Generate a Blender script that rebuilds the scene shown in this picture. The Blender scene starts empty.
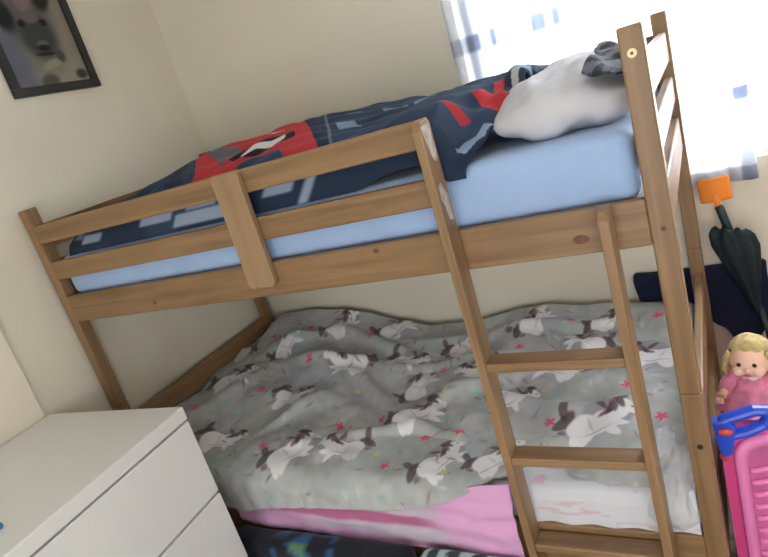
import bpy, bmesh, math, random
import numpy as np
from mathutils import Vector, Matrix, noise
random.seed(4)
sc = bpy.context.scene
COL = sc.collection
PI = math.pi

# ------------------------------------------------------------------ materials
def srgb(h):
    c = [int(h[i:i+2], 16)/255 for i in (0, 2, 4)]
    return tuple(x/12.92 if x <= .04045 else ((x+.055)/1.055)**2.4 for x in c)

def new_mat(name):
    m = bpy.data.materials.new(name); m.use_nodes = True
    nt = m.node_tree
    return m, nt, nt.nodes['Principled BSDF']

def plain(name, col, rough=.6, noise_amt=.06, scale=20, bump=0.0, bscale=80, spec=.4, metallic=0, sheen=0):
    m, nt, b = new_mat(name)
    tc = nt.nodes.new('ShaderNodeTexCoord')
    n = nt.nodes.new('ShaderNodeTexNoise'); n.inputs['Scale'].default_value = scale; n.inputs['Detail'].default_value = 4
    nt.links.new(tc.outputs['Object'], n.inputs['Vector'])
    r = nt.nodes.new('ShaderNodeValToRGB')
    r.color_ramp.elements[0].position = .3; r.color_ramp.elements[1].position = .7
    r.color_ramp.elements[0].color = (*[c*(1-noise_amt) for c in col], 1)
    r.color_ramp.elements[1].color = (*[min(1, c*(1+noise_amt)) for c in col], 1)
    nt.links.new(n.outputs['Fac'], r.inputs['Fac']); nt.links.new(r.outputs['Color'], b.inputs['Base Color'])
    b.inputs['Roughness'].default_value = rough
    b.inputs['Specular IOR Level'].default_value = spec
    b.inputs['Metallic'].default_value = metallic
    if sheen: b.inputs['Sheen Weight'].default_value = sheen
    if bump:
        n2 = nt.nodes.new('ShaderNodeTexNoise'); n2.inputs['Scale'].default_value = bscale; n2.inputs['Detail'].default_value = 3
        nt.links.new(tc.outputs['Object'], n2.inputs['Vector'])
        bp = nt.nodes.new('ShaderNodeBump'); bp.inputs['Strength'].default_value = bump; bp.inputs['Distance'].default_value = .004
        nt.links.new(n2.outputs['Fac'], bp.inputs['Height']); nt.links.new(bp.outputs['Normal'], b.inputs['Normal'])
    return m

def wood(name, axis, dark=(.182, .106, .048), light=(.310, .194, .097), shift=0):
    m, nt, b = new_mat(name)
    tc = nt.nodes.new('ShaderNodeTexCoord')
    mp = nt.nodes.new('ShaderNodeMapping')
    s = [22, 22, 22]; s[axis] = 1.3
    mp.inputs['Scale'].default_value = s; mp.inputs['Location'].default_value = (shift, shift*.7, shift*1.3)
    nt.links.new(tc.outputs['Object'], mp.inputs['Vector'])
    n = nt.nodes.new('ShaderNodeTexNoise'); n.inputs['Scale'].default_value = 1.6; n.inputs['Detail'].default_value = 6
    n.inputs['Distortion'].default_value = .6
    nt.links.new(mp.outputs['Vector'], n.inputs['Vector'])
    r = nt.nodes.new('ShaderNodeValToRGB')
    e = r.color_ramp.elements
    e[0].position = .30; e[0].color = (*dark, 1); e[1].position = .68; e[1].color = (*light, 1)
    k = r.color_ramp.elements.new(.5); k.color = (*[(a+c)*.52 for a, c in zip(dark, light)], 1)
    nt.links.new(n.outputs['Fac'], r.inputs['Fac'])
    # broad tone change between boards
    n3 = nt.nodes.new('ShaderNodeTexNoise'); n3.inputs['Scale'].default_value = 2.2
    nt.links.new(tc.outputs['Object'], n3.inputs['Vector'])
    mx = nt.nodes.new('ShaderNodeMixRGB'); mx.blend_type = 'MULTIPLY'; mx.inputs['Color2'].default_value = (.86, .80, .74, 1)
    nt.links.new(n3.outputs['Fac'], mx.inputs['Fac']); nt.links.new(r.outputs['Color'], mx.inputs['Color1'])
    nt.links.new(mx.outputs['Color'], b.inputs['Base Color'])
    b.inputs['Roughness'].default_value = .42
    b.inputs['Specular IOR Level'].default_value = .45
    bp = nt.nodes.new('ShaderNodeBump'); bp.inputs['Strength'].default_value = .12; bp.inputs['Distance'].default_value = .002
    nt.links.new(n.outputs['Fac'], bp.inputs['Height']); nt.links.new(bp.outputs['Normal'], b.inputs['Normal'])
    return m

def printed(name, rough=.85, bump=.25, bscale=240, trans=0.0, sheen=.15):
    """cloth whose print is stored per vertex"""
    m, nt, b = new_mat(name)
    a = nt.nodes.new('ShaderNodeVertexColor'); a.layer_name = 'print'
    nt.links.new(a.outputs['Color'], b.inputs['Base Color'])
    b.inputs['Roughness'].default_value = rough
    b.inputs['Specular IOR Level'].default_value = .2
    b.inputs['Sheen Weight'].default_value = sheen
    if bump:
        tc = nt.nodes.new('ShaderNodeTexCoord')
        n2 = nt.nodes.new('ShaderNodeTexNoise'); n2.inputs['Scale'].default_value = bscale
        nt.links.new(tc.outputs['Object'], n2.inputs['Vector'])
        bp = nt.nodes.new('ShaderNodeBump'); bp.inputs['Strength'].default_value = bump; bp.inputs['Distance'].default_value = .002
        nt.links.new(n2.outputs['Fac'], bp.inputs['Height']); nt.links.new(bp.outputs['Normal'], b.inputs['Normal'])
    if trans:
        t = nt.nodes.new('ShaderNodeBsdfTranslucent')
        nt.links.new(a.outputs['Color'], t.inputs['Color'])
        mx = nt.nodes.new('ShaderNodeMixShader'); mx.inputs['Fac'].default_value = trans
        nt.links.new(b.outputs['BSDF'], mx.inputs[1]); nt.links.new(t.outputs['BSDF'], mx.inputs[2])
        nt.links.new(mx.outputs['Shader'], nt.nodes['Material Output'].inputs['Surface'])
    return m

WX, WY, WZ = wood('pine_lengthwise', 0), wood('pine_across', 1), wood('pine_upright', 2)
WL = wood('pine_ladder', 2, (.20, .12, .058), (.34, .215, .115), 3)
WLX = wood('pine_rung', 0, (.20, .12, .058), (.34, .215, .115), 5)
WB = wood('pine_brace', 2, (.25, .16, .078), (.37, .25, .14), 9)
M_wall = plain('cream_wall', srgb('dad4c4'), .9, .025, 3, .08, 30, .15)
M_pier = plain('paler_wall', srgb('e4dccb'), .85, .02, 3, .05, 30, .15)  # slightly paler tone than the cream wall
M_floor = plain('carpet', srgb('8f8577'), .95, .15, 60, .6, 200, .1)
M_ceil = plain('ceiling_paint', (.8, .79, .76), .9, .02, 4)
M_white = plain('white_lacquer', (.74, .745, .735), .35, .012, 4, 0, 0, .5)
M_dark = plain('dark_gap', (.05, .048, .045), .8)
M_black = plain('black_frame', (.012, .014, .016), .35, .1, 30, 0, 0, .5)
M_upvc = plain('white_window_frame', (.8, .8, .8), .35, .01)
M_blue = plain('blue_sheet', srgb('9ab3d8'), .85, .05, 7, .35, 40, .2, 0, .2)
M_sheet = printed('white_sheet')
M_pil = plain('pale_pillowcase', srgb('c4c4c8'), .9, .04, 8, .25, 60, .15)
M_grey = printed('grey_unicorn_cotton')
M_navy = printed('navy_bedding', .85, .25, 240, 0, .03)
M_pinkf = printed('pink_blanket', .7, .3, 160)
M_curt = printed('checked_sheer', .9, 0, 0, .62, 0)
M_photo = printed('photograph', .35, 0, 0, 0, 0)
M_navyc = plain('navy_cloth', (.012, .017, .045), .85, .12, 14, .3, 60, .15, 0, .05)
M_knot = plain('pine_knot', (.13, .05, .02), .5, .3, 60)
M_dowel = plain('pale_dowel', (.80, .68, .42), .5)
M_steel = plain('dark_bolt', (.07, .055, .04), .35, .1, 30, 0, 0, .5, .8)
M_torn = plain('torn_paper', srgb('b5aaa0'), .9, .25, 60)
M_orange = plain('orange_plastic', srgb('f08a2a'), .35, .03, 8, 0, 0, .5)
M_orange2 = plain('orange_red_plastic', srgb('e0503a'), .35, .03, 8, 0, 0, .5)
M_teal = plain('dark_teal_plastic', (.012, .03, .035), .4, .2, 12, 0, 0, .4)
M_umb = plain('dark_umbrella_cloth', (.007, .018, .022), .6, .25, 14, .2, 50, .3)
M_pink = plain('pink_plastic', srgb('ee86c2'), .35, .03, 6, 0, 0, .5)
M_pink2 = plain('deep_pink_plastic', srgb('dd4f93'), .35, .03, 6, 0, 0, .5)
M_bluep = plain('blue_plastic', srgb('2a4fce'), .3, .04, 8, 0, 0, .5)
M_skin = plain('doll_vinyl', srgb('efc3ab'), .5, .03, 10)
M_hair = plain('doll_blonde_hair', srgb('bfa977'), .7, .25, 60, .8, 120)
M_dress = plain('doll_pink_dress', srgb('e98fb2'), .85, .15, 30, .7, 90, .2, 0, .3)
M_eye = plain('doll_eye', (.02, .015, .012), .2)
M_lip = plain('doll_lip', srgb('c85a66'), .4)
M_whitef = plain('white_trim_cloth', (.7, .68, .68), .85)

# ------------------------------------------------------------------ mesh helpers
def link_bm(name, bm, mat, parent=None, smooth=False, mats=None):
    me = bpy.data.meshes.new(name); bm.normal_update(); bm.to_mesh(me); bm.free()
    for x in (mats or [mat]): me.materials.append(x)
    if smooth:
        for p in me.polygons: p.use_smooth = True
    o = bpy.data.objects.new(name, me); COL.objects.link(o)
    if parent: o.parent = parent
    return o

def tag(o, label, cat, group=None, kind=None):
    if label: o['label'] = label
    if cat: o['category'] = cat
    if group: o['group'] = group
    if kind: o['kind'] = kind
    return o

def empty(name, loc=(0, 0, 0), rz=0):
    o = bpy.data.objects.new(name, None); COL.objects.link(o); o.location = loc; o.rotation_euler = (0, 0, rz)
    o.empty_display_size = .05
    return o

def add_box(bm, lo, hi, bev=0.0, seg=2, mat=0):
    v = [bm.verts.new((x, y, z)) for x in (lo[0], hi[0]) for y in (lo[1], hi[1]) for z in (lo[2], hi[2])]
    fs = [(0, 1, 3, 2), (4, 6, 7, 5), (0, 4, 5, 1), (2, 3, 7, 6), (0, 2, 6, 4), (1, 5, 7, 3)]
    faces = [bm.faces.new([v[i] for i in f]) for f in fs]
    for f in faces: f.material_index = mat
    if bev:
        es = list({e for f in faces for e in f.edges})
        bmesh.ops.bevel(bm, geom=es, offset=bev, segments=seg, profile=.5, affect='EDGES')
    return v

def box(name, lo, hi, mat, parent=None, bev=.003, seg=2):
    bm = bmesh.new(); add_box(bm, lo, hi, bev, seg)
    return link_bm(name, bm, mat, parent)

def tube(bm, pts, rad, seg=12, cap=True, flat=1.0, closed=False):
    """a tube of changing radius along pts"""
    pts = [Vector(p) for p in pts]; n = len(pts)
    rs = rad if isinstance(rad, (list, tuple)) else [rad]*n
    rings = []; prev = None
    for i, p in enumerate(pts):
        a = pts[(i-1) % n] if (closed or i > 0) else p
        b = pts[(i+1) % n] if (closed or i < n-1) else p
        d = (b-a).normalized()
        if prev is None:
            s = d.cross(Vector((0, 0, 1)));
            if s.length < .05: s = d.cross(Vector((0, 1, 0)))
            s.normalize()
        else:
            s = (prev - d*prev.dot(d)).normalized()
        prev = s; t = d.cross(s)
        rings.append([bm.verts.new(p + s*math.cos(q)*rs[i] + t*math.sin(q)*rs[i]*flat) for q in [2*PI*k/seg for k in range(seg)]])
    m = n if closed else n-1
    for i in range(m):
        A, B = rings[i], rings[(i+1) % n]
        for k in range(seg): bm.faces.new((A[k], A[(k+1) % seg], B[(k+1) % seg], B[k]))
    if cap and not closed:
        bm.faces.new(rings[0][::-1]); bm.faces.new(rings[-1])

def sphere(bm, c, r, seg=20, ring=14, sc_=(1, 1, 1), fn=None):
    M = Matrix.Translation(c) @ Matrix.Diagonal((r*sc_[0], r*sc_[1], r*sc_[2], 1))
    g = bmesh.ops.create_uvsphere(bm, u_segments=seg, v_segments=ring, radius=1, matrix=M)
    if fn:
        for v in g['verts']: v.co = fn(v.co)
    return g['verts']

def prism(bm, pts, axis, a, b, bev=0):
    """polygon pts (2D) extruded along axis from a to b"""
    def P(p, t):
        if axis == 0: return (t, p[0], p[1])
        if axis == 1: return (p[0], t, p[1])
        return (p[0], p[1], t)
    A = [bm.verts.new(P(p, a)) for p in pts]; B = [bm.verts.new(P(p, b)) for p in pts]
    n = len(pts); fs = [bm.faces.new(A[::-1]), bm.faces.new(B)]
    for i in range(n): fs.append(bm.faces.new((A[i], A[(i+1) % n], B[(i+1) % n], B[i])))
    bmesh.ops.recalc_face_normals(bm, faces=fs)
    if bev:
        es = list(set(list(fs[0].edges)+list(fs[1].edges)))
        bmesh.ops.bevel(bm, geom=es, offset=bev, segments=2, profile=.5, affect='EDGES')

def sheet_mesh(name, X, Y, Z, mat, parent=None, colors=None, thick=.006, offset=-1):
    """a cloth surface from 2D arrays; colours per vertex; solid thickness"""
    nu, nv = X.shape
    co = np.stack([X, Y, Z], -1).reshape(-1, 3)
    idx = np.arange(nu*nv).reshape(nu, nv)
    f = np.stack([idx[:-1, :-1], idx[1:, :-1], idx[1:, 1:], idx[:-1, 1:]], -1).reshape(-1, 4)
    me = bpy.data.meshes.new(name)
    me.from_pydata(co.tolist(), [], f.tolist())
    if colors is not None:
        at = me.color_attributes.new('print', 'FLOAT_COLOR', 'POINT')
        c = np.ones((nu*nv, 4), dtype=np.float32); c[:, :3] = colors.reshape(-1, 3)
        at.data.foreach_set('color', c.ravel())
    me.polygons.foreach_set('use_smooth', [True]*len(me.polygons))
    me.materials.append(mat)
    o = bpy.data.objects.new(name, me); COL.objects.link(o)
    if thick:
        s = o.modifiers.new('thickness', 'SOLIDIFY'); s.thickness = thick; s.offset = offset
    if parent: o.parent = parent
    return o

def vnoise(x, y, scale, seed=0):
    """smooth value noise on arrays"""
    r = np.random.RandomState(seed); G = r.rand(64, 64)
    u = x*scale; v = y*scale
    i = np.floor(u).astype(int); j = np.floor(v).astype(int); fu = u-i; fv = v-j
    fu = fu*fu*(3-2*fu); fv = fv*fv*(3-2*fv)
    g = lambda a, b: G[a % 64, b % 64]
    return (g(i, j)*(1-fu)+g(i+1, j)*fu)*(1-fv)+(g(i, j+1)*(1-fu)+g(i+1, j+1)*fu)*fv - .5

def ss(a, b, x):
    t = np.clip((x-a)/(b-a), 0, 1); return t*t*(3-2*t)

# ------------------------------------------------------------------ the room
BW = .985                     # face of the back wall
LW = -.02                     # face of the left wall
RX, FY, CZ = 3.0, -3.3, 2.5
def struct(name, lo, hi, mat, bev=0):
    return tag(box(name, lo, hi, mat, None, bev), None, None, None, 'structure')
struct('floor', (-.35, FY-.1, -.1), (RX+.1, BW+.15, 0), M_floor)
struct('ceiling', (-.35, FY-.1, CZ), (RX+.1, BW+.15, CZ+.1), M_ceil)
struct('wall_left', (LW-.15, -.22, 0), (LW, BW+.15, CZ), M_wall)
struct('wall_left_front', (LW-.15, FY, 0), (LW+.012, -.22, CZ), M_pier)
struct('wall_right', (RX, FY, 0), (RX+.1, BW+.15, CZ), M_wall)
struct('wall_front', (-.3, FY-.1, 0), (RX, FY, CZ), M_wall)
WX0, WX1, WZ0, WZ1 = 1.36, 2.75, 1.04, 2.15
bm = bmesh.new()
add_box(bm, (LW, BW, 0), (WX0, BW+.15, CZ)); add_box(bm, (WX1, BW, 0), (RX, BW+.15, CZ))
add_box(bm, (WX0, BW, 0), (WX1, BW+.15, WZ0)); add_box(bm, (WX0, BW, WZ1), (WX1, BW+.15, CZ))
tag(link_bm('wall_back', bm, M_wall), None, None, None, 'structure')
w = empty('window_1', (0, 0, 0)); w['kind'] = 'structure'
bm = bmesh.new()
fy0, fy1 = BW+.05, BW+.10
for lo, hi in (((WX0, fy0, WZ0), (WX1, fy1, WZ0+.05)), ((WX0, fy0, WZ1-.05), (WX1, fy1, WZ1)),
               ((WX0, fy0, WZ0), (WX0+.05, fy1, WZ1)), ((WX1-.05, fy0, WZ0), (WX1, fy1, WZ1)), ((2.03, fy0, WZ0), (2.09, fy1, WZ1))):
    add_box(bm, lo, hi, .004)
link_bm('window_frame', bm, M_upvc, w)
mg, nt, b = new_mat('window_glass')
b.inputs['Base Color'].default_value = (1, 1, 1, 1); b.inputs['Roughness'].default_value = 0
b.inputs['Transmission Weight'].default_value = 1; b.inputs['IOR'].default_value = 1.0
box('pane', (WX0+.05, BW+.072, WZ0+.05), (2.03, BW+.078, WZ1-.05), mg, w, 0)
box('pane', (2.09, BW+.072, WZ0+.05), (WX1-.05, BW+.078, WZ1-.05), mg, w, 0)

# sheer checked curtain
nu, nv = 330, 200
U, V = np.meshgrid(np.linspace(0, 1, nu), np.linspace(0, 1, nv), indexing='ij')
cx = 1.282 + U*(2.168-1.282); cz = 2.22 + V*(.978-2.22)
cy = .962 + .009*np.sin(U*2*PI*9 + .6*np.sin(V*3)) + .004*np.sin(U*2*PI*21+1)
def band(t, c, w_): return ss(w_*.5+.006, w_*.5-.002, np.abs(t-c))
A = np.zeros_like(cx)
for c, w_ in ((1.372, .036), (1.445, .012), (1.60, .045), (1.66, .016), (1.89, .034), (2.145, .036)): A = np.maximum(A, band(cx, c, w_)) if False else A + band(cx, c, w_)*.5
for c, w_ in ((.998, .05), (1.255, .035), (1.635, .052), (1.93, .05)): A = A + band(cz, c, w_)*.5
A = np.clip(A, 0, 1)
base = np.array([.90, .91, .93]); gry = np.array([.34, .37, .46])
colr = base*(1-A[..., None]) + gry*A[..., None]
cur = sheet_mesh('curtain', cx, cy, cz, M_curt, None, colr, .0015)
tag(cur, 'white sheer curtain with grey checks hanging over the bright window', 'curtain')

# ------------------------------------------------------------------ bunk bed
L, W, P, H = 1.98, .95, .044, 1.551
bed = empty('bunk_bed')
tag(bed, 'pine bunk bed with a fixed ladder and slatted guard rails', 'bunk bed')
def post(x, y):
    bm = bmesh.new()
    add_box(bm, (x, y, 0), (x+P, y+P, .786), .003); add_box(bm, (x, y, .7875), (x+P, y+P, H), .004)
    add_box(bm, (x+.004, y+.004, .78), (x+P-.004, y+P-.004, .795))
    return link_bm('post', bm, WZ, bed)
fl, bl, fr, br = post(0, 0), post(0, W-P), post(L-P, 0), post(L-P, W-P)
T = .022
for z0, z1 in ((1.427, 1.490), (1.293, 1.358)):
    box('guard_rail', (P, 0, z0), (1.53, T, z1), WX, bed, .004)
    box('guard_rail', (P, W-T, z0), (L-P, W, z1), WX, bed, .004)
box('side_rail', (P, 0, 1.132), (L-P, T, 1.230), WX, bed, .004)
box('side_rail', (P, W-T, 1.132), (L-P, W, 1.230), WX, bed, .004)
box('side_rail', (P, 0, .185), (L-P, T, .403), WX, bed, .004)
box('side_rail', (P, W-T, .185), (L-P, W, .403), WX, bed, .004)
for x0 in (.008, L-.008-T):
    for z0, z1 in ((1.405, 1.490), (1.285, 1.358), (1.132, 1.230), (.630, .715), (.185, .403)):
        if x0 > 1 and z0 == .630: z0, z1 = .60, .70
        box('end_board', (x0, P, z0), (x0+T, W-P, z1), WY, bed, .004)
# base slats for both bunks
for zz in (1.205, .345):
    for k in range(13):
        x = .10+k*.145
        box('slat', (x, T, zz), (x+.07, W-T, zz+.014), WY, bed, .002)
bm = bmesh.new(); prism(bm, [(.895, 1.176), (.903, 1.166), (.978, 1.166), (.990, 1.178), (.993, 1.485), (.985, 1.493), (.908, 1.493), (.900, 1.485)], 1, -.021, -.0005, .003)
o = link_bm('guard_support', bm, WB, bed); o['label'] = 'upright board tying the guard rails together'
# ladder
def stile(x, z1):
    bm = bmesh.new()
    prof = [(-.062, 0), (-.001, 0), (-.001, z1-.012), (-.012, z1), (-.050, z1-.004), (-.062, z1-.022)]
    prism(bm, prof, 0, x, x+.022, .003)
    return link_bm('ladder_stile', bm, WL, bed)
s1 = stile(1.521, 1.493); s2 = stile(1.851, 1.238)
for zt in (.915, .652, .385, .12):
    box('ladder_rung', (1.543, -.060, zt-.024), (1.851, -.004, zt), WLX, bed, .004)
# torn sticker remnants and dark wear on the inner side of the tall stile
def scrap(pts, x, y_sign=1, mat=M_torn, name='torn_sticker', lab=None):
    bm = bmesh.new(); prism(bm, pts, 0, x, x+.0008)
    o = link_bm(name, bm, mat, bed)
    if lab: o['label'] = lab
scrap([(-.056, 1.478), (-.030, 1.481), (-.012, 1.478), (-.016, 1.452), (-.010, 1.425), (-.022, 1.398), (-.034, 1.402), (-.043, 1.420), (-.052, 1.45)], 1.5432, lab='greyish torn sticker remnant')
scrap([(-.048, 1.345), (-.034, 1.352), (-.025, 1.335), (-.010, 1.318), (-.016, 1.290), (-.012, 1.262), (-.034, 1.268), (-.040, 1.30), (-.052, 1.318)], 1.5432, lab='greyish torn sticker remnant')
def disc(name, c, r, mat, th=.0015, sx=1.0):
    bm = bmesh.new()
    prism(bm, [(c[0]+r*sx*math.cos(a), c[1]+r*math.sin(a)) for a in [2*PI*k/16 for k in range(16)]], 1, -th, .0005)
    return link_bm(name, bm, mat, bed)
disc('knot', (1.802, 1.167), .010, M_knot, .0006, 1.7)
disc('knot', (1.315, 1.214), .006, M_knot, .0006, 1.4)
disc('knot', (.47, 1.162), .006, M_knot, .0006, 1.4)
o = disc('dowel_plug', (1.957, 1.503), .0085, M_dowel, .002); o['label'] = 'pale round plug'
disc('bolt_head', (1.957, 1.503), .0028, M_steel, .003)
disc('bolt_head', (1.960, .654), .006, M_steel, .002)
disc('bolt_head', (1.960, 1.165), .005, M_steel, .001)

# ------------------------------------------------------------------ mattresses
def mattress(name, x0, x1, y0, y1, z0, z1, mat, r=.03, colors=None, nx=120, wav=.004):
    """rounded slab, one closed mesh, softly wrinkled"""
    bm = bmesh.new()
    add_box(bm, (x0, y0, z0), (x1, y1, z1), r, 5)
    bmesh.ops.subdivide_edges(bm, edges=[e for e in bm.edges if e.calc_length() > .3], cuts=24, use_grid_fill=True)
    for v in bm.verts:
        n = noise.noise(Vector((v.co.x*6, v.co.y*6, v.co.z*14)))
        k = noise.noise(Vector((v.co.x*2.5+5, v.co.y*9, v.co.z*3)))
        v.co.z += (n*.6+k*.5)*wav if v.co.z > (z0+z1)/2 else 0
        if v.co.y < y0+r: v.co.y += n*wav*.5
    return link_bm(name, bm, mat, None, True)
um = mattress('mattress', .052, 1.928, .028, .92, 1.219, 1.366, M_blue)
tag(um, 'blue sheeted mattress on the upper bunk', 'mattress')
# lower mattress: white sheet with pale pink marks
def sheet_col(x, y, z):
    c = np.array([.78, .77, .80]); 
    k = vnoise(np.array([x*1.0]), np.array([z+y]), 22, 5)[0]; k2 = vnoise(np.array([x]), np.array([z*2+y]), 60, 6)[0]
    if k > .22 and k2 > 0: c = np.array([.72, .42, .52])
    return c
lm = mattress('mattress', .052, 1.928, .026, .92, .360, .500, M_sheet, .028)
me = lm.data; at = me.color_attributes.new('print', 'FLOAT_COLOR', 'POINT')
for i, v in enumerate(me.vertices): at.data[i].color = (.62, .63, .68, 1)
tag(lm, 'white sheeted mattress on the lower bunk under the grey duvet', 'mattress')

# loose white sheet falling down the front by the ladder
nu, nv = 160, 60
U, V = np.meshgrid(np.linspace(0, 1, nu), np.linspace(0, 1, nv), indexing='ij')
x = 1.500 + U*.432
zt = .508; zb = .388-.014*U
arc = V*.30
y = np.where(arc < .16, .18-arc, .02 - .009*ss(.16, .20, arc) + .004*np.sin(x*60+1)*ss(.17, .3, arc))
z = np.where(arc < .15, zt+.004, zt+.004 - (arc-.15)/.15*(zt-zb))
z = z + .004*np.sin(x*38)*(1-V)
c = np.ones(x.shape+(3,))*np.array([.62, .63, .68])
m1 = (vnoise(x, V, 30, 3) > .24) & (vnoise(x, V, 9, 8) > .03)
c[m1] = np.array([.62, .47, .56])
ls = sheet_mesh('bed_sheet', x, y, z, M_sheet, None, c, .004)
tag(ls, 'white sheet with faint pink marks showing between the ladder sides', 'sheet')

# ------------------------------------------------------------------ the unicorn duvet
GREY = np.array(srgb('b0b3b2')); WHT = np.array([.80, .79, .80]); DK = np.array([.075, .05, .062]); MAV = np.array([.20, .10, .14])
PNK = np.array([.72, .10, .22]); YEL = np.array([.58, .60, .22]); TEA = np.array([.28, .55, .56]); LILAC = np.array([.40, .38, .48])
UNI = [(.023, .66), (.177, .44), (.335, .12), (.517, .366), (.703, .083), (.892, .115), (.526, .835), (.777, .87), (.903, .654), (.672, .578), (1.097, .309),
       (1.261, .087), (1.43, .107), (1.398, .824), (1.672, .796), (1.519, .532), (1.40, .39), (1.697, .233), (1.822, .577), (1.14, .753), (1.02, .50), (1.60, .66), (.33, .66), (1.24, .55)]
STAR = [(.126, .233), (.564, .087), (.352, .382), (.371, .799), (.694, .776), (.502, .561), (1.084, .59), (1.079, .053), (1.267, .223), (.955, .293),
        (1.523, .817), (1.827, .80), (1.555, .252), (1.858, .25), (1.158, .20), (1.364, .673), (1.76, .40), (.80, .25), (.20, .74)]
YLW = [(.441, .157), (.684, .206), (1.024, .107), (1.288, .03), (1.605, .479), (.776, .443), (1.2, .86), (.25, .55)]
TEL = [(.29, .279), (.908, .20), (1.203, .30), (1.262, .423), (1.557, .389), (1.743, .64), (1.443, .193), (.362, .691), (1.63, .12), (.98, .78)]
def stamp_ellipse(C, px, py, cx_, cy_, rx, ry, ang, col, soft=.003, amt=1.0):
    ca, sa = math.cos(ang), math.sin(ang)
    dx, dy = px-cx_, py-cy_
    a = (dx*ca+dy*sa)/rx; b = (-dx*sa+dy*ca)/ry
    d = np.sqrt(a*a+b*b); k = (ss(1+soft/min(rx, ry), 1-soft/min(rx, ry), d)*amt)[..., None]
    C[:] = C*(1-k)+col*k
def unicorn(C, px, py, c, ang, s, fl, seed):
    """a rearing white horse with dark mane, tail and a thin horn, size s"""
    r = random.Random(seed)
    ca, sa = math.cos(ang), math.sin(ang)
    def E(u, v, ru, rv, a, col, amt=1.0):
        u *= fl; a *= fl
        stamp_ellipse(C, px, py, c[0]+s*(u*ca-v*sa), c[1]+s*(u*sa+v*ca), ru*s, rv*s, a+ang, col, .0025, amt)
    E(-.55, -.05, .22, .10, .9, DK, .85); E(-.60, .15, .16, .07, 1.9, DK, .8); E(-.50, -.25, .10, .06, .3, MAV, .8)     # tail
    E(0, -.08, .52, .36, .35, LILAC, .45); E(.1, .2, .40, .30, .1, DK*2.5, .35)
    E(-.20, -.10, .29, .235, .3, WHT); E(.05, .02, .30, .21, .6, WHT)                                                   # body
    E(.22, .20, .16, .24, -.5, WHT); E(.36, .34, .18, .10, -.35, WHT)                                                 # neck, head
    E(-.28, -.34, .085, .20, .2, WHT); E(-.10, -.34, .08, .18, -.35, WHT)                                              # legs
    E(.26, -.14, .18, .07, -.6, WHT); E(.30, -.02, .16, .06, .2, WHT)
    E(.02, -.16, .20, .018, .5, LILAC, .8); E(-.12, -.02, .018, .13, .6, LILAC, .6)
    for k in range(4): E(.06+.05*k, .22+.075*k-.02, .13, .05, .8+.5*k, DK if k % 2 else MAV, .9)                        # mane
    E(.20, .48, .12, .055, .2, DK, .9); E(-.05, .32, .12, .04, -.4, DK, .8)
    E(.40, .37, .018, .018, 0, DK)                                                                                     # eye
    for k in range(5): E(r.uniform(-.8, .8), r.uniform(-.6, .7), r.uniform(.06, .16), .022, r.uniform(0, 3), r.choice([DK*1.6, MAV*1.3, LILAC, LILAC]), .75)
    E(.48, .52, .12, .014, .9, YEL)                                                                                    # horn
def star(C, px, py, c, r0, col, rot):
    dx, dy = px-c[0], py-c[1]; r = np.hypot(dx, dy); a = np.arctan2(dy, dx)+rot
    lim = r0*(.72+.28*np.cos(5*a)); k = ss(.003, -.002, r-lim)[..., None]; C[:] = C*(1-k)+col*k

def Hb(x): return np.interp(x, [.05, .12, .35, .50, .60, .75, .9, 1.04, 1.31, 1.62, 1.80, 1.95], [.66, .70, .708, .70, .675, .60, .570, .567, .605, .603, .588, .57])
def Hf(x): return np.interp(x, [.03, .12, .3, .5, 1.45, 1.56, 1.9], [.625, .60, .545, .525, .515, .535, .550])
def EdgeZ(x): return np.interp(x, [.03, .29, .36, .44, .51, .60, .75, .9, 1.13, 1.30, 1.42, 1.47, 1.53, 1.63, 1.72, 1.80, 1.84, 1.93],
                                  [.36, .368, .355, .385, .378, .395, .412, .418, .433, .470, .510, .530, .540, .538, .520, .515, .500, .560])
nu, nv = 640, 360
xs = np.linspace(.034, 1.925, nu)
X = np.zeros((nu, nv)); Y = X.copy(); Z = X.copy(); S = X.copy()
for i, x in enumerate(xs):
    hf, hb, ez = float(Hf(x)), float(Hb(x)), float(EdgeZ(x))
    off = -.026 + .050*float(ss(1.45, 1.53, x))          # outside the rail on the left, on top of the mattress by the ladder
    if x > 1.84: off += .10*float(ss(1.84, 1.93, x))
    yb = .930
    r = .060
    ys = np.linspace(yb, off+r, 260)
    t = (ys-(off+r))/(yb-off-r)
    zz = hf+(hb-hf)*(t**1.7)
    th = np.linspace(0, PI/2, 50)[1:]
    ya = off+r-r*np.sin(th); za = hf-r+r*np.cos(th)
    yd = np.full(120, off); zd = np.linspace(hf-r, ez-.12, 121)[1:]
    py_ = np.concatenate([ys, ya, yd]); pz_ = np.concatenate([zz, za, zd])
    keep = np.ones(len(py_), bool); keep[260:] = pz_[260:] >= ez
    py_, pz_ = py_[keep], pz_[keep]
    d = np.concatenate([[0], np.cumsum(np.hypot(np.diff(py_), np.diff(pz_)))])
    q = np.linspace(0, d[-1], nv)
    X[i] = x; Y[i] = np.interp(q, d, py_); Z[i] = np.interp(q, d, pz_)
    S[i] = .93-q                                       # distance along the cloth, like y
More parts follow.
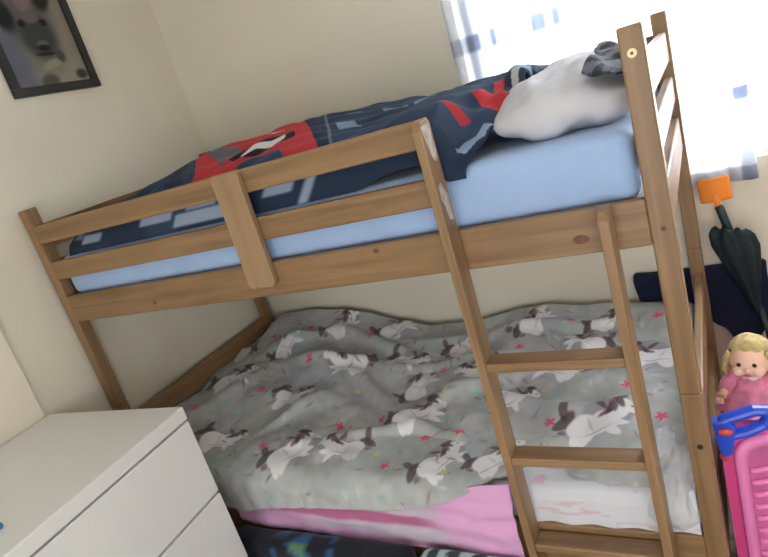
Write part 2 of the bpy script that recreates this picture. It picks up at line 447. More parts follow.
# folds
fade = ss(.945, .84, Y)*.6+.4
fold = .020*vnoise(X, S, 5, 1)*2 + .016*vnoise(X+S*.6, S-X*.4, 9, 2)*2
ridge = lambda cx_, cy_, ang, ln, wd, h: h*np.exp(-(((X-cx_)*-math.sin(ang)+(S-cy_)*math.cos(ang))/wd)**2)*np.exp(-(((X-cx_)*math.cos(ang)+(S-cy_)*math.sin(ang))/ln)**2)
for a in ((.35, .70, .5, .22, .030, .030), (.62, .60, .15, .30, .025, .026), (.85, .45, -.6, .18, .028, .026), (1.05, .62, .1, .25, .022, .024), (1.30, .48, .35, .22, .024, .028),
          (1.48, .35, -.5, .16, .022, .024), (1.66, .55, -.8, .18, .022, .030), (1.72, .30, .2, .14, .025, .026), (.20, .35, 1.1, .20, .030, .020), (.55, .25, .9, .18, .022, .024),
          (.95, .20, .3, .2, .022, .020), (1.22, .22, -.3, .2, .022, .022), (.75, .75, -.3, .2, .028, .03), (1.2, .80, .05, .3, .024, .022), (1.55, .78, -.1, .2, .022, .02), (.45, .45, 2.2, .15, .02, -.02), (1.15, .40, 2.0, .15, .02, -.018), (.80, .20, 1.3, .12, .02, -.018)):
    fold = fold + ridge(*a)
fold = fold + .0045*np.sin(X*95+9*vnoise(X, S, 4, 7))*ss(.2, -.1, S) + .006*vnoise(X, S, 26, 4)
top = ss(.35, .47, Z)
Z2 = Z + fold*fade*ss(-.02, .10, Y) - .0
Y2 = Y - np.clip(fold, -.004, 1)*.35*ss(.10, .0, Y)*(X < 1.47)
Z2 = np.maximum(Z2, np.where(Y2 > .02, .510, -1))
C = np.ones(X.shape+(3,))*GREY
mott = vnoise(X, S, 40, 9)[..., None]*.22+vnoise(X, S, 9, 10)[..., None]*.25
C = C*(1+mott)
wash = ss(.12, .40, vnoise(X, S, 6, 41))[..., None]*.45; C = C*(1-wash)+np.array([.34, .38, .46])*wash
wash = ss(.15, .42, vnoise(X, S, 8, 42))[..., None]*.35; C = C*(1-wash)+np.array([.40, .50, .48])*wash
# faint printed sprigs
for k in range(480):
    cx_, cy_ = random.uniform(.03, 1.93), random.uniform(-.12, .92)
    stamp_ellipse(C, X, S, cx_, cy_, random.uniform(.008, .022), random.uniform(.003, .006), random.uniform(0, PI), random.choice([DK*2.4, LILAC, WHT*.8, MAV*1.5, TEA*.8]), .003, .55)
rr = random.Random(11)
for k, c in enumerate(UNI): unicorn(C, X, S, c, rr.uniform(-.6, 1.3), rr.uniform(.145, .185), rr.choice([1, -1]), k)
for c in STAR: star(C, X, S, c, .019, PNK, rr.uniform(0, 2))
for c in YLW: star(C, X, S, c, .014, YEL, rr.uniform(0, 2))
for c in TEL: stamp_ellipse(C, X, S, c[0], c[1], .024, .010, rr.uniform(0, PI), TEA, .004, .8)
dv = sheet_mesh('duvet', X, Y2, Z2, M_grey, None, C, .010, -1)
tag(dv, 'grey duvet printed with white unicorns and pink stars on the lower bunk', 'duvet')

# ------------------------------------------------------------------ pink blanket hanging over the lower rail
nu, nv = 300, 110
U, V = np.meshgrid(np.linspace(0, 1, nu), np.linspace(0, 1, nv), indexing='ij')
x = .452 + U*(1.494-.452)
zb = np.interp(x, [.45, .55, .8, 1.0, 1.19, 1.35, 1.46, 1.494], [.312, .302, .298, .290, .283, .274, .276, .305])
zt = np.interp(x, [.45, 1.2, 1.40, 1.494], [.44, .455, .52, .53])
z = zt+(zb-zt)*V
bul = .008*np.sin(V*9+x*3)*V + .012*ss(.75, .35, V)*0
y = -.0085 - .012*np.sin(V*PI*.9)*ss(.45, .6, x) - .0035*np.sin((z*1.0+.06*x)*95+5*vnoise(x, z*2, 5, 8))*ss(.1, .3, V) - .010*vnoise(x, z*2, 11, 3) - .005*vnoise(x, z, 26, 13)
y = np.minimum(y, -.0065)
y = y - .012*ss(1.25, 1.40, x)*V
cP = np.array(srgb('cf9cc4')); cD = np.array(srgb('b4688f')); cG = np.array(srgb('bfb3c2')); cB = np.array(srgb('d9a3cd'))
h = (z-zb)/(.43-.29)
cc = cP*np.ones(x.shape+(3,))
def mixc(k, col):
    global cc
    cc = cc*(1-k[..., None])+col*k[..., None]
mixc(ss(.50, .62, h+.1*vnoise(x, z, 9, 2))*ss(.55, .68, x)*ss(1.28, 1.18, x), cD)
mixc(ss(.18, .30, h)*ss(.62, .50, h-.25*(x-.9))*ss(.70, .85, x)*ss(1.36, 1.24, x), cG)
mixc(ss(1.22, 1.36, x), cB)
mixc(ss(.86, .93, h)*ss(.6, .7, x)*ss(1.3, 1.2, x), cG)
pb = sheet_mesh('blanket', x, y, z, M_pinkf, None, cc, .004, -1)
tag(pb, 'pink fleecy blanket hanging over the lower bunk rail below the duvet', 'blanket')

# ------------------------------------------------------------------ things stuffed under the lower bunk
def bundle(name, x0, x1, y0, y1, z0, z1, colf, mat, amp=.02, seed=0, cuts=30):
    bm = bmesh.new(); add_box(bm, (x0, y0, z0), (x1, y1, z1), min(.04, (y1-y0)*.35), 4)
    bmesh.ops.subdivide_edges(bm, edges=[e for e in bm.edges if e.calc_length() > .1], cuts=cuts, use_grid_fill=True)
    for v in bm.verts:
        n = noise.noise(Vector((v.co.x*7+seed, v.co.y*7, v.co.z*7)))*amp + noise.noise(Vector((v.co.x*22+seed, v.co.y*22, v.co.z*22)))*amp*.4
        if v.co.z > z0+.02: v.co += Vector((0, -n*.6, n))
    lay = bm.verts.layers.float_color.new('print')
    for v in bm.verts: v[lay] = (*colf(v.co), 1)
    return link_bm(name, bm, mat, None, True)
def navycol(p):
    c = (.010, .013, .022)
    k = noise.noise(Vector((p.x*16, p.y*16, p.z*16)))
    if .66 < p.x < .90 and k > .0 and p.z > .16: c = (.02, .09, .22) if k < .25 else (.10, .22, .12)
    return c
M_bag = printed('printed_dark_cloth', .8, .3, 120)
b_ = bundle('storage_bag', .478, 1.17, -.125, -.034, .0, .328, navycol, M_bag, .014, 2)
tag(b_, 'dark navy cloth bag with a blue pattern leaning under the pink blanket', 'bag')
def stripecol(p):
    k = math.sin((p.x+p.z*1.4)*95)
    return (.45, .62, .58) if k > .1 else (.03, .06, .07)
c_ = bundle('striped_cloth', 1.19, 1.505, -.125, -.040, .0, .330, stripecol, M_bag, .010, 5)
tag(c_, 'crumpled teal and white striped cloth below the blanket beside the ladder', 'cloth')

# ------------------------------------------------------------------ pillow on the lower bunk
def pillow(name, c, half, mat, tilt=(0, 0, 0), pinch=.30, seed=0, wr=.010, n=48):
    bm = bmesh.new(); g = {}
    for side in (1, -1):
        for i in range(n+1):
            for j in range(n+1):
                u, v = -1+2*i/n, -1+2*j/n
                u, v = u*math.sqrt(1-.30*v*v), v*math.sqrt(1-.30*u*u); q_ = 1/math.sqrt(.7); eu, ev = -1+2*i/n, -1+2*j/n
                e = max(0, (1-abs(eu)**2.6))*max(0, (1-abs(ev)**2.6)); t = e**.42
                if e <= 0 and side == -1: g[side, i, j] = g[1, i, j]; continue
                px = u*(1-pinch*.22*(1-abs(v))**1 * abs(u)**3); py = v*(1-pinch*.22*(1-abs(u))*abs(v)**3)
                w_ = noise.noise(Vector((u*2.4+seed, v*2.4, side*2)))*wr*1.6 + noise.noise(Vector((u*6+seed, v*6, side)))*wr*.6
                g[side, i, j] = bm.verts.new((px*half[0], py*half[1], side*(t*half[2]) + w_*min(1, t*2)*1.0))
    for side in (1, -1):
        for i in range(n):
            for j in range(n):
                f = [g[side, i, j], g[side, i+1, j], g[side, i+1, j+1], g[side, i, j+1]]
                if side == -1: f = f[::-1]
                try: bm.faces.new(f)
                except ValueError: pass
    R = Matrix.Rotation(tilt[2], 4, 'Z') @ Matrix.Rotation(tilt[1], 4, 'Y') @ Matrix.Rotation(tilt[0], 4, 'X')
    for v in bm.verts: v.co = R @ v.co + Vector(c)
    return link_bm(name, bm, mat, None, True)

lp = pillow('pillow', (1.880, .120, .478), (.070, .140, .080), M_pil, (.30, .10, 0), .3, 3)
tag(lp, 'pale pillow squashed against the foot post on the lower bunk', 'pillow')

# ------------------------------------------------------------------ upper bunk bedding
def Tt(x): return np.interp(x, [.10, .2, .38, .47, .56, .65, .80, .90, 1.1, 1.29, 1.45, 1.57, 1.66], [1.435, 1.465, 1.482, 1.508, 1.532, 1.543, 1.543, 1.537, 1.523, 1.497, 1.508, 1.508, 1.485])
nu, nv = 700, 400
xs = np.linspace(.10, 1.645, nu)
X = np.zeros((nu, nv)); Y = X.copy(); Z = X.copy(); S = X.copy()
for i, x in enumerate(xs):
    t = float(Tt(x)); k = float(ss(1.50, 1.58, x)); kk = float(ss(1.28, 1.42, x))*(1-k)
    fz = 1.362 + .026*kk + (1.340-1.362)*k                         # height of the front hem
    fy = .040 - .024*k
    lowf = 1.50*(1-k)+1.43*k; lowf = min(lowf, t-.015)
    lf = 1-float(ss(.36, .58, x))
    cp = [(.924, 1.375), (.915, min(t-.045, 1.49)-.03*lf), (.86, min(t-.02, 1.51)-.045*lf), (.70, t-.004-.045*lf), (.50, t-.022*lf), (.30, t-.006-.02*k), (.14, lowf), (fy+.03, lowf-.03-.02*k), (fy+.008, lowf-.07), (fy, fz)]
    cp = np.array(cp)
    # smooth with Catmull-Rom
    pts = []
    for a in range(len(cp)-1):
        p0 = cp[max(a-1, 0)]; p1 = cp[a]; p2 = cp[a+1]; p3 = cp[min(a+2, len(cp)-1)]
        for s_ in np.linspace(0, 1, 24, endpoint=False):
            pts.append(.5*((2*p1)+(-p0+p2)*s_+(2*p0-5*p1+4*p2-p3)*s_**2+(-p0+3*p1-3*p2+p3)*s_**3))
    pts.append(cp[-1]); pts = np.array(pts)
    d = np.concatenate([[0], np.cumsum(np.hypot(np.diff(pts[:, 0]), np.diff(pts[:, 1])))])
    q = np.linspace(0, d[-1], nv)
    X[i] = x; Y[i] = np.interp(q, d, pts[:, 0]); Z[i] = np.interp(q, d, pts[:, 1]); S[i] = q
f2 = (.008*vnoise(X, S, 6, 21)*2+.007*vnoise(X+.5*S, S-.5*X, 12, 22)*2) + .020*ss(1.45, 1.6, X)*vnoise(X*1.4+S, S-X, 13, 25)*2 + .004*np.sin((X*.7+S)*60+6*vnoise(X, S, 5, 23))
inner = ss(.04, .10, Y)*ss(.925, .86, Y)
Z = Z + f2*inner
X = X + .012*np.sin(S*14)*ss(1.55, 1.645, X) - .022*ss(.22, .03, Y)*ss(1.48, 1.645, X) - .050*ss(1.42, 1.35, Z)*ss(1.52, 1.645, X)
NV = np.array([.016, .030, .062]); NV2 = np.array([.030, .058, .115]); RED = np.array([.42, .030, .038]); SLT = np.array([.13, .19, .27]); GR = np.array([.10, .11, .13]); WH = np.array([.62, .62, .62]); CH = np.array([.30, .38, .50])
C = np.ones(X.shape+(3,))*NV
k = ss(-.05, .15, vnoise(X, S, 7, 31))[..., None]; C = C*(1-k*.6)+NV2*k*.6
yy = Y
def patch(poly, col, amt=1.0):
    """filled polygon in (x, y) on the top of the bedding"""
    inside = np.zeros(X.shape, bool); n = len(poly)
    for a in range(n):
        x1, y1 = poly[a]; x2, y2 = poly[(a+1) % n]
        cnd = ((y1 > yy) != (y2 > yy)) & (X < (x2-x1)*(yy-y1)/(y2-y1+1e-9)+x1)
        inside ^= cnd
    inside &= (Z > 1.47) | (X > 1.48)
    C[inside] = C[inside]*(1-amt)+col*amt
up = Z > 1.455
# broad red block and pale shapes on the hump
patch([(.74, .02), (.72, .12), (.56, .34), (.44, .50), (.30, .72), (.24, .9), (.62, .9), (.75, .72), (.895, .50), (1.04, .30), (1.18, .10), (1.23, .02)], RED)
patch([(.74, .02), (.40, .52), (.32, .80), (.28, .80), (.34, .52), (.66, .02)], NV)
patch([(.80, .14), (.76, .20), (.56, .30), (.46, .44), (.50, .46), (.62, .37), (.82, .24)], GR)
patch([(.815, .175), (.845, .262), (.985, .305), (1.03, .235), (1.00, .165), (.90, .150)], np.array([.012, .013, .018])); patch([(.850, .190), (.872, .245), (.972, .280), (.998, .232), (.975, .185)], WH)
patch([(.93, .06), (.90, .12), (1.04, .125), (1.10, .06)], NV2)
patch([(.785, .40), (.775, .46), (.84, .47), (.87, .40)], WH)
for (a, b, w_, h_) in ((1.17, .25, .065, .09), (1.25, .40, .07, .06), (1.36, .38, .06, .07), (1.10, .45, .05, .05), (1.33, .62, .06, .08), (1.05, .66, .05, .08), (.95, .80, .06, .05)): patch([(a, b), (a+w_, b+.005), (a+w_-.72*h_, b+h_), (a-.72*h_, b+h_)], SLT*1.3)
patch([(1.255, .04), (1.265, .04), (.985, .50), (.80, .80), (.79, .80), (.975, .50)], SLT*1.2, .6)
# front face: paler smears, then loud marks near the pillow
fr_ = Z < 1.455
for (x0, x1, z0, z1, col) in ((.50, .64, 1.40, 1.43, CH), (.66, .88, 1.375, 1.41, CH), (.70, .82, 1.415, 1.44, CH), (1.00, 1.10, 1.40, 1.425, CH), (.20, .30, 1.385, 1.41, CH), (.14, .19, 1.40, 1.43, CH*.7), (1.14, 1.17, 1.36, 1.44, CH)):
    kx = ss(x0-.01, x0+.01, X-(Z-1.4)*.8)*ss(x1+.01, x1-.01, X-(Z-1.4)*.8)*ss(z0-.004, z0+.004, Z)*ss(z1+.004, z1-.004, Z)*fr_
    C = C*(1-kx[..., None]*.8)+col*kx[..., None]*.8
patch([(1.545, .30), (1.585, .24), (1.632, .22), (1.640, .30), (1.602, .33), (1.600, .44), (1.575, .50), (1.560, .48), (1.582, .36)], RED)
patch([(1.612, .32), (1.645, .34), (1.640, .50), (1.615, .50), (1.625, .40)], WH*.7); patch([(1.60, .52), (1.645, .50), (1.62, .68), (1.58, .66)], SLT*1.8)
patch([(1.47, .16), (1.55, .14), (1.57, .17), (1.52, .185), (1.47, .18)], RED*.8)
patch([(1.55, .07), (1.585, .05), (1.62, .10), (1.63, .16), (1.605, .16), (1.60, .11), (1.57, .10)], SLT*1.7)
ud = sheet_mesh('duvet', X, Y, Z, M_navy, None, C, .008, -1)
tag(ud, 'rumpled navy, red and white duvet on the upper bunk', 'duvet')

upil = pillow('pillow', (1.778, .430, 1.430), (.178, .375, .076), M_pil, (.03, -.02, .02), .35, 9, .010)
tag(upil, 'large white pillow on the blue sheet of the upper bunk', 'pillow')

# dark patterned cloth over the pillow end
nu, nv = 90, 70
U, V = np.meshgrid(np.linspace(0, 1, nu), np.linspace(0, 1, nv), indexing='ij')
x = 1.850+U*.085 + .012*np.sin(V*9); y = .10+V*.62 - .03*np.sin(U*4)
uu = (x-1.775)/.165; vv = (y-.395)/.34
zt = 1.428+.080*(np.clip(1-np.abs(uu)**2.6, 0, 1)*np.clip(1-np.abs(vv)**2.6, 0, 1))**.42 + .012
z = np.maximum(zt, 1.400)+.010*vnoise(x, y, 30, 3)+.006*np.sin(x*80+y*22)
c = np.ones(x.shape+(3,))*np.array([.030, .034, .050]); m1 = vnoise(x, y, 45, 6) > .12; c[m1] = np.array([.13, .135, .16]); m1 = (np.sin(x*150) > .75); c[m1] = c[m1]*.6+np.array([.15, .15, .18])*.4
pc = sheet_mesh('patterned_cloth', x, y, z, M_navy, None, c, .004, 1)
tag(pc, 'dark grey patterned cloth bunched over the end of the white pillow', 'cloth')

# ------------------------------------------------------------------ chest of drawers
dr = empty('chest_of_drawers', (.0, -.205, 0), math.radians(3.0))
tag(dr, 'plain white chest of drawers beside the foot of the bunk bed', 'chest of drawers')
DW, DD, DH = .95, .622, .888
box('carcass', (.0, -DW+.014, .03), (DD-.045, -.014, DH-.045), M_white, dr, .002)
box('top_panel', (-.0, -DW, DH-.043), (DD, 0, DH), M_white, dr, .004)
box('plinth', (.0, -DW+.02, 0), (DD-.06, -.02, .03), M_white, dr, .002)
zt = DH-.050
while zt > .1:
    zb = max(zt-.252, .045)
    d_ = box('drawer', (DD-.024, -DW, zb), (DD-.002, -.001, zt), M_white, dr, .003)
    box('drawer_box', (.10, -DW+.04, zb+.02), (DD-.024, -.04, zt-.04), M_white, d_, 0)
    zt = zb-.008
bm = bmesh.new(); add_box(bm, (.488, -.715, .8885), (.530, -.680, .905), .006, 3); add_box(bm, (.500, -.705, .904), (.520, -.690, .911), .003, 2)
tag(link_bm('toy_brick', bm, plain('blue_toy_plastic', srgb('2f78b8'), .35)), 'small blue plastic piece on the front edge of the chest of drawers', 'toy')
bm = bmesh.new(); tube(bm, [(.135, -.505, .8955), (.135, -.475, .8955)], .007, 12)
tag(link_bm('pen_cap', bm, M_black, None, True), 'tiny black cap lying on the chest of drawers', 'cap')

# ------------------------------------------------------------------ framed photograph
pf = empty('picture_frame', (LW, .3625, 2.125))
tag(pf, 'black framed photograph of a dog hanging on the cream wall', 'picture')
fw_, fh_ = .182, .212
bm = bmesh.new(); fb = .031
for lo, hi in (((.001, -fw_, -fh_), (.020, fw_, -fh_+fb)), ((.001, -fw_, fh_-fb), (.020, fw_, fh_)), ((.001, -fw_, -fh_+fb), (.020, -fw_+fb, fh_-fb)), ((.001, fw_-fb, -fh_+fb), (.020, fw_, fh_-fb))):
    add_box(bm, lo, hi, .002)
link_bm('frame', bm, M_black, pf)
nu, nv = 150, 170
A, B = np.meshgrid(np.linspace(-1, 1, nu), np.linspace(-1, 1, nv), indexing='ij')
C = np.ones(A.shape+(3,))*np.array([.17, .16, .13])*(1+.25*vnoise(A, B, 3, 2)[..., None])
def e(cx_, cy_, rx, ry, an, col, soft=.12, amt=1.0): stamp_ellipse(C, A, B, cx_, cy_, rx, ry, an, np.array(col), soft*min(rx, ry)*3, amt)
e(-.65, -.35, .55, .75, 0, (.12, .13, .17)); e(.35, -.75, .75, .42, .1, (.24, .22, .17)); e(.62, .1, .5, .7, .1, (.22, .20, .15)); e(.05, -.35, .5, .45, 0, (.17, .17, .13))
e_ = e
def e(cx_, cy_, *a, **k): e_(cx_+.08, cy_-.30, *a, **k)
e(-.15, .62, .66, .60, 0, (.11, .10, .095)); e(-.74, .70, .26, .36, .5, (.018, .018, .022)); e(.42, .98, .22, .28, -.5, (.02, .022, .02)); e(-.1, .92, .2, .2, .3, (.20, .13, .13))
e(-.02, .22, .46, .42, 0, (.045, .05, .048)); e(-.05, .60, .20, .10, 0, (.13, .11, .10)); e(-.33, .50, .10, .07, .2, (.012, .012, .014)); e(.24, .50, .10, .07, -.2, (.012, .012, .014))
e(0, .10, .15, .07, 0, (.10, .10, .10)); e(0, .02, .16, .06, 0, (.012, .013, .016)); e(-.02, -.10, .28, .035, 0, (.018, .02, .02))
e(.05, -.30, .30, .08, .2, (.25, .24, .19)); e(.34, -.16, .12, .12, 0, (.07, .055, .045)); e(-.2, -.62, .24, .14, .1, (.07, .075, .06)); e(.72, -.55, .16, .10, 0, (.03, .04, .035))
bm_o = sheet_mesh('photograph', np.full(A.shape, .009), A*(fw_-fb+.002), B*(fh_-fb+.002), M_photo, pf, C, .003, 0)
bm_o['label'] = "faded photograph of a dog's face"

# ------------------------------------------------------------------ navy cloth hanging behind the bed
def smooth_poly(pts, k=6):
    out = []; n = len(pts)
    for i in range(n):
        p0, p1, p2, p3 = [np.array(pts[(i+j-1) % n]) for j in range(4)]
        for s_ in np.linspace(0, 1, k, endpoint=False):
            out.append(tuple(.5*((2*p1)+(-p0+p2)*s_+(2*p0-5*p1+4*p2-p3)*s_**2+(-p0+3*p1-3*p2+p3)*s_**3)))
    return out
poly = [(1.747, .690), (1.80, .694), (1.93, .694), (2.02, .697), (2.145, .700), (2.16, .66), (2.155, .50), (2.12, .42), (2.085, .365), (2.063, .362), (2.045, .40), (2.02, .455), (1.985, .482), (1.95, .535), (1.915, .572), (1.85, .583), (1.765, .588), (1.752, .61)]
bm = bmesh.new(); prism(bm, smooth_poly(poly, 4), 1, .9525, .979, .004)
tag(link_bm('navy_cushion', bm, M_navyc), 'flat navy cushion wedged between the bed and the wall under the window', 'cushion')

# ------------------------------------------------------------------ toy spade and folded umbrella
sp = empty('toy_spade', (2.045, .90, .93)); tag(sp, 'toy spade with an orange blade held upright by the window sill', 'toy spade')
bm = bmesh.new()
nx_, nz_ = 14, 12; g = {}
for s_ in (0, 1):
    for i in range(nx_+1):
        for j in range(nz_+1):
            u = -1+2*i/nx_; v = j/nz_
            wdt = .046
            rad = 1-.10*max(0, abs(u)-.8)*5*max(0, v-.85)*4
            g[s_, i, j] = bm.verts.new((u*wdt, -.008+.014*u*u+.006*s_-.004*v, .010+v*.080*rad))
for i in range(nx_):
    for j in range(nz_):
        bm.faces.new((g[0, i, j], g[0, i+1, j], g[0, i+1, j+1], g[0, i, j+1])); bm.faces.new((g[1, i, j], g[1, i, j+1], g[1, i+1, j+1], g[1, i+1, j]))
for j in range(nz_):
    bm.faces.new((g[0, 0, j], g[0, 0, j+1], g[1, 0, j+1], g[1, 0, j])); bm.faces.new((g[0, nx_, j], g[1, nx_, j], g[1, nx_, j+1], g[0, nx_, j+1]))
for i in range(nx_):
    bm.faces.new((g[0, i, 0], g[1, i, 0], g[1, i+1, 0], g[0, i+1, 0])); bm.faces.new((g[0, i, nz_], g[0, i+1, nz_], g[1, i+1, nz_], g[1, i, nz_]))
tube(bm, [(0, -.003, .045), (0, -.004, .015), (0.002, -.003, -.012)], [.004, .010, .009], 12)
Rm = Matrix.Rotation(math.radians(-3), 4, 'Y')
for v in bm.verts: v.co = Rm @ v.co
link_bm('spade_blade', bm, M_orange, sp, True)
bm = bmesh.new(); tube(bm, [(.000, -.003, -.004), (.004, -.003, -.012), (.022, -.003, -.09), (.034, -.003, -.16), (.060, -.003, -.29), (.086, -.003, -.40), (.150, .01, -.925)], [.011, .0135, .0135, .011, .008, .008, .008], 14)
link_bm('spade_handle', bm, M_teal, sp, True)
um_ = empty('folded_umbrella', (2.078, .862, .80)); tag(um_, 'dark folded umbrella standing upright in front of the navy cushion', 'umbrella')
bm = bmesh.new()
n, m_ = 64, 26; rings = []
for j in range(m_+1):
    t = j/m_; z = .055-.30*t
    r0 = np.interp(t, [0, .06, .2, .4, .7, 1], [.040, .056, .060, .048, .024, .009])
    rg = []
    for k in range(n):
        a = 2*PI*k/n
        r = r0*(1+.13*math.cos(7*a+t*1.2)*(1-.5*t)+.10*math.cos(3*a+1))
        rg.append(bm.verts.new((r*math.cos(a)+.060*t*.9-.012, r*math.sin(a)*.6, z+.006*math.cos(7*a)*(1-t)-.012*math.cos(a-.4)*(1-t))))
    rings.append(rg)
for j in range(m_):
    for k in range(n): bm.faces.new((rings[j][k], rings[j+1][k], rings[j+1][(k+1) % n], rings[j][(k+1) % n]))
bm.faces.new(rings[0][::-1]); bm.faces.new(rings[-1])
bmesh.ops.recalc_face_normals(bm, faces=bm.faces)
link_bm('umbrella_canopy', bm, M_umb, um_, True)
bm = bmesh.new(); tube(bm, [(.044, 0, -.22), (.065, 0, -.36), (.115, 0, -.795)], [.006, .006, .006], 10)
link_bm('umbrella_shaft', bm, M_teal, um_, True)

# ------------------------------------------------------------------ pink crate
cr = empty('toy_crate', (1.992, .16, 0), math.radians(22)); tag(cr, 'pink ribbed plastic toy crate standing beside the foot of the bed', 'crate')
def rrect(cx_, cz_, w_, h_, r, k=6):
    out = []
    for (sx, sz, a0) in ((1, 1, 0), (-1, 1, PI/2), (-1, -1, PI), (1, -1, 3*PI/2)):
        for i in range(k+1):
            a = a0+PI/2*i/k; out.append((cx_+sx*(w_/2-r)+r*math.cos(a), cz_+sz*(h_/2-r)+r*math.sin(a)))
    return out
CW, CD, CH_ = .46, .26, .555
bm = bmesh.new(); prism(bm, [(.004, .018), (CW, .018), (CW+.002, .10), (CW, CD-.03), (CW-.03, CD), (.14, CD), (.108, CD-.01)], 2, 0, CH_, .012)
link_bm('crate_body', bm, M_pink2, cr)
bm = bmesh.new()
o1 = rrect(CW/2+.012, CH_/2, CW-.035, CH_-.03, .05); i1 = rrect(CW/2+.012, CH_/2, CW-.085, CH_-.085, .035)
n = len(o1); va = [[bm.verts.new((p[0], y, p[1])) for p in q] for q, y in ((o1, .018), (o1, .004), (i1, .002), (i1, .012))]
for a in range(3):
    for k in range(n): bm.faces.new((va[a][k], va[a][(k+1) % n], va[a+1][(k+1) % n], va[a+1][k]))
bm.faces.new(va[3]); bm.faces.new(va[0][::-1]); bmesh.ops.recalc_face_normals(bm, faces=bm.faces)
for k in range(11):
    zz = .075+k*.037
    tube(bm, [(.062, .012, zz), (.075, .008, zz), (CW-.06, .008, zz), (CW-.045, .012, zz)], .0075, 8)
link_bm('crate_panel', bm, M_pink, cr, True)

# ------------------------------------------------------------------ blue toy blaster resting on the crate
bl_ = empty('toy_blaster', (1.995, .155, .575)); tag(bl_, 'blue and orange toy blaster hanging over the edge of the pink crate', 'toy gun')
bm = bmesh.new()
loop = [(.010, 0, .045), (.040, 0, .056), (.075, .003, .068), (.096, .006, .066), (.103, .006, .048), (.092, .004, .030), (.060, 0, .014), (.025, 0, .002), (.006, 0, .008), (0, 0, .028)]
tube(bm, loop, .0155, 12, closed=True, flat=.9)
prism(bm, [(-.014, .045), (.020, .050), (.034, .030), (.030, .0), (.020, -.045), (-.002, -.055), (-.010, -.02)], 1, -.016, .016, .004)
link_bm('blaster_body', bm, M_bluep, bl_, False)
bm = bmesh.new(); sphere(bm, (.012, -.018, .022), .011, 16, 10, (1.5, .6, .8)); link_bm('orange_button', bm, M_orange2, bl_, True)
bm = bmesh.new(); tube(bm, [(.004, 0, -.048), (.000, 0, -.066)], [.011, .010], 14); link_bm('orange_nozzle', bm, M_orange2, bl_, True)

# ------------------------------------------------------------------ doll sitting on the crate
dl = empty('doll', (2.078, .335, .548), math.radians(-12)); tag(dl, 'blonde baby doll in a fluffy pink dress sitting on the pink crate', 'doll')
me = bpy.data.meshes.new('doll_body')
V_ = [(0, 0, .02), (0, 0, .06), (0, -.002, .085), (0, -.004, .10),
      (-.038, -.006, .072), (-.060, -.030, .055), (-.066, -.056, .048), (.038, -.006, .072), (.062, -.028, .055), (.066, -.052, .050),
      (-.025, -.03, .016), (-.035, -.075, .016), (.025, -.03, .016), (.035, -.075, .016)]
E_ = [(0, 1), (1, 2), (2, 3), (2, 4), (4, 5), (5, 6), (2, 7), (7, 8), (8, 9), (0, 10), (10, 11), (0, 12), (12, 13)]
Rr = [.034, .032, .020, .016, .016, .013, .011, .016, .013, .011, .018, .013, .018, .013]
me.from_pydata(V_, E_, []); ob = bpy.data.objects.new('doll_body', me); COL.objects.link(ob)
sk = ob.modifiers.new('skin', 'SKIN'); ob.modifiers.new('sub', 'SUBSURF').levels = 2; ob.modifiers['sub'].render_levels = 2
for i, r in enumerate(Rr): me.skin_vertices[0].data[i].radius = (r, r)
me.skin_vertices[0].data[0].use_root = True
dg = bpy.context.evaluated_depsgraph_get(); m2 = bpy.data.meshes.new_from_object(ob.evaluated_get(dg)); bpy.data.objects.remove(ob)
bm = bmesh.new(); bm.from_mesh(m2)
sphere(bm, (0, -.010, .138), .046, 28, 20, (1, .96, 1.04)); sphere(bm, (0, -.054, .128), .006, 10, 8)
for s_ in (-1, 1):
    sphere(bm, (s_*.022, -.040, .122), .016, 12, 10); sphere(bm, (s_*.045, -.006, .132), .009, 10, 8, (.5, 1, 1.2))
    hand = (-.067 if s_ < 0 else .067, -.060, .048)
    for k in range(4): tube(bm, [(hand[0]-.006+.004*k, hand[1], hand[2]), (hand[0]-.008+.005*k, hand[1]-.012+.001*abs(k-1), hand[2]-.003), (hand[0]-.008+.005*k, hand[1]-.015, hand[2]-.009)], .0024, 6)
    tube(bm, [(hand[0]-s_*.006, hand[1]+.002, hand[2]+.004), (hand[0]-s_*.014, hand[1]-.007, hand[2]+.005)], .0027, 6)
link_bm('doll_body', bm, M_skin, dl, True)
for s_ in (-1, 1):
    bm = bmesh.new(); sphere(bm, (s_*.017, -.0525, .143), .0052, 12, 8, (1, .5, 1.1)); link_bm('doll_eye', bm, M_eye, dl, True)
bm = bmesh.new(); sphere(bm, (0, -.0535, .113), .007, 12, 8, (1.2, .35, .45)); link_bm('doll_mouth', bm, M_lip, dl, True)
bm = bmesh.new()
def hairfn(p):
    d = p-Vector((0, 0, .14)); n = noise.noise(p*60)
    q = Vector((0, 0, .14))+d*(1+.05*n)
    return q
vs = sphere(bm, (0, .004, .146), .051, 36, 26, (1.02, 1, 1.02), hairfn)
bmesh.ops.delete(bm, geom=[v for v in bm.verts if v.co.y < -.026 and v.co.z < .166], context='VERTS')
for s_ in (-1, 1):
    for k in range(5):
        a = .4*k
        tube(bm, [(s_*(.040+.003*math.sin(a)), -.026+.012*k, .165-.004*k), (s_*.052, -.022+.011*k, .140), (s_*(.058+.003*math.cos(a*3)), -.018+.010*k, .112), (s_*.052, -.018+.010*k, .088)], [.006, .009, .008, .003], 8)
link_bm('doll_hair', bm, M_hair, dl, True)
bm = bmesh.new(); rings = []; n = 72
for j in range(15):
    t = j/14; z = .094-.085*t; r0 = np.interp(t, [0, .12, .3, .6, 1], [.021, .044, .050, .072, .092])
    rings.append([bm.verts.new(((r0*(1+.07*t*math.sin(11*a)+.03*math.sin(5*a+j)))*math.cos(a), (r0*(1+.07*t*math.sin(11*a)))*math.sin(a)*.85-.012*t, z+.003*math.sin(9*a+j*2))) for a in [2*PI*k/n for k in range(n)]])
for j in range(14):
    for k in range(n): bm.faces.new((rings[j][k], rings[j+1][k], rings[j+1][(k+1) % n], rings[j][(k+1) % n]))
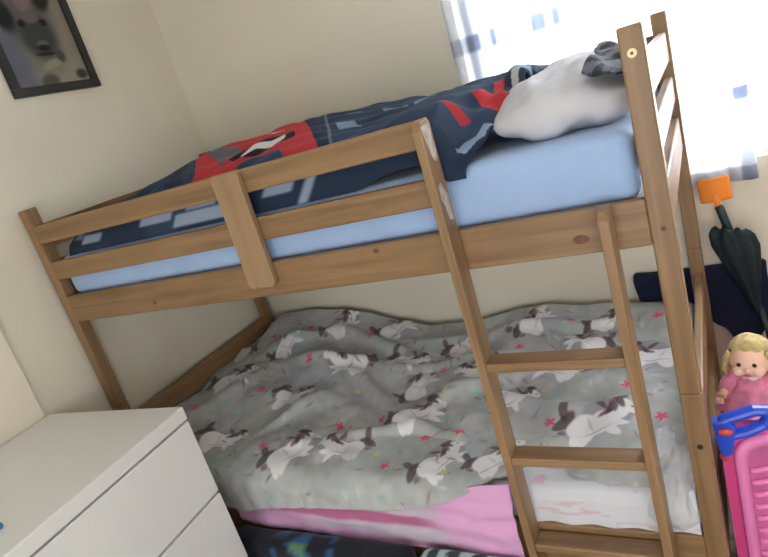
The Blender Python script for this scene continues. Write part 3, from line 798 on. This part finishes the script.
for s_ in (-1, 1):
    tube(bm, [(s_*.024, -.005, .080), (s_*.042, -.008, .073), (s_*.055, -.020, .062), (s_*.062, -.036, .055)], [.020, .024, .022, .016], 14)
dre = link_bm('doll_dress', bm, M_dress, dl, True)
bm = bmesh.new(); tube(bm, [(.022*math.cos(a), -.006+.024*math.sin(a), .094+.003*math.sin(6*a)) for a in [2*PI*k/24 for k in range(24)]], .006, 8, closed=True)
link_bm('dress_collar', bm, M_whitef, dl, True)

# ------------------------------------------------------------------ light
wd = bpy.data.worlds.new('sky'); sc.world = wd; wd.use_nodes = True
nt = wd.node_tree; bg = nt.nodes['Background']; bg.inputs['Color'].default_value = (.86, .93, 1, 1); bg.inputs['Strength'].default_value = 9.0
def area(name, loc, rot, sx, sy, power, col):
    l = bpy.data.lights.new(name, 'AREA'); l.shape = 'RECTANGLE'; l.size = sx; l.size_y = sy; l.energy = power; l.color = col
    o = bpy.data.objects.new(name, l); COL.objects.link(o); o.location = loc; o.rotation_euler = rot; return o
area('daylight', (2.05, BW+.45, 1.75), (math.radians(-75), 0, 0), 1.6, 1.3, 60, (.90, .95, 1))
area('ceiling_fill', (1.75, -1.5, 2.44), (0, 0, 0), .5, .5, 2, (1, .95, .88))  # weak fill added below the ceiling; no known lamp there
lt = area('right_side_fill', (2.88, -2.05, 1.20), (0, 0, 0), 1.3, 1.2, 35, (.93, .96, 1))  # unseen fill added by the right wall, which has no window
lt.rotation_euler = (Vector((1.3, .95, .80))-lt.location).to_track_quat('-Z', 'Y').to_euler()
lt = area('front_fill', (1.5, -3.2, 1.0), (0, 0, 0), 1.0, 1.5, 32, (.97, .98, 1))  # added fill to brighten the back wall under the bunk; no doorway
lt.rotation_euler = (Vector((1.3, .95, .65))-lt.location).to_track_quat('-Z', 'Y').to_euler()

# ------------------------------------------------------------------ camera
cam_d = bpy.data.cameras.new('camera'); cam = bpy.data.objects.new('camera', cam_d); COL.objects.link(cam)
rt = Vector((.85827145, .42537164, -.28710467)); up_ = Vector((.11605578, .38407475, .91597906)); fwd = Vector((-.49990117, .81947883, -.28027355))
M = Matrix((( rt.x, up_.x, -fwd.x, 2.07440562), (rt.y, up_.y, -fwd.y, -1.24758089), (rt.z, up_.z, -fwd.z, 1.56645127), (0, 0, 0, 1)))
cam.matrix_world = M
cam_d.sensor_fit = 'HORIZONTAL'; cam_d.sensor_width = 36; cam_d.lens = 36*608.06/768; cam_d.clip_start = .02
sc.camera = cam
sc.view_settings.view_transform = 'Standard'; sc.view_settings.look = 'None'; sc.view_settings.gamma = 1; sc.view_settings.exposure = -.13
sc.view_settings.use_curve_mapping = False
sc.cycles.use_denoising = True
sc.cycles.max_bounces = 10; sc.cycles.diffuse_bounces = 6
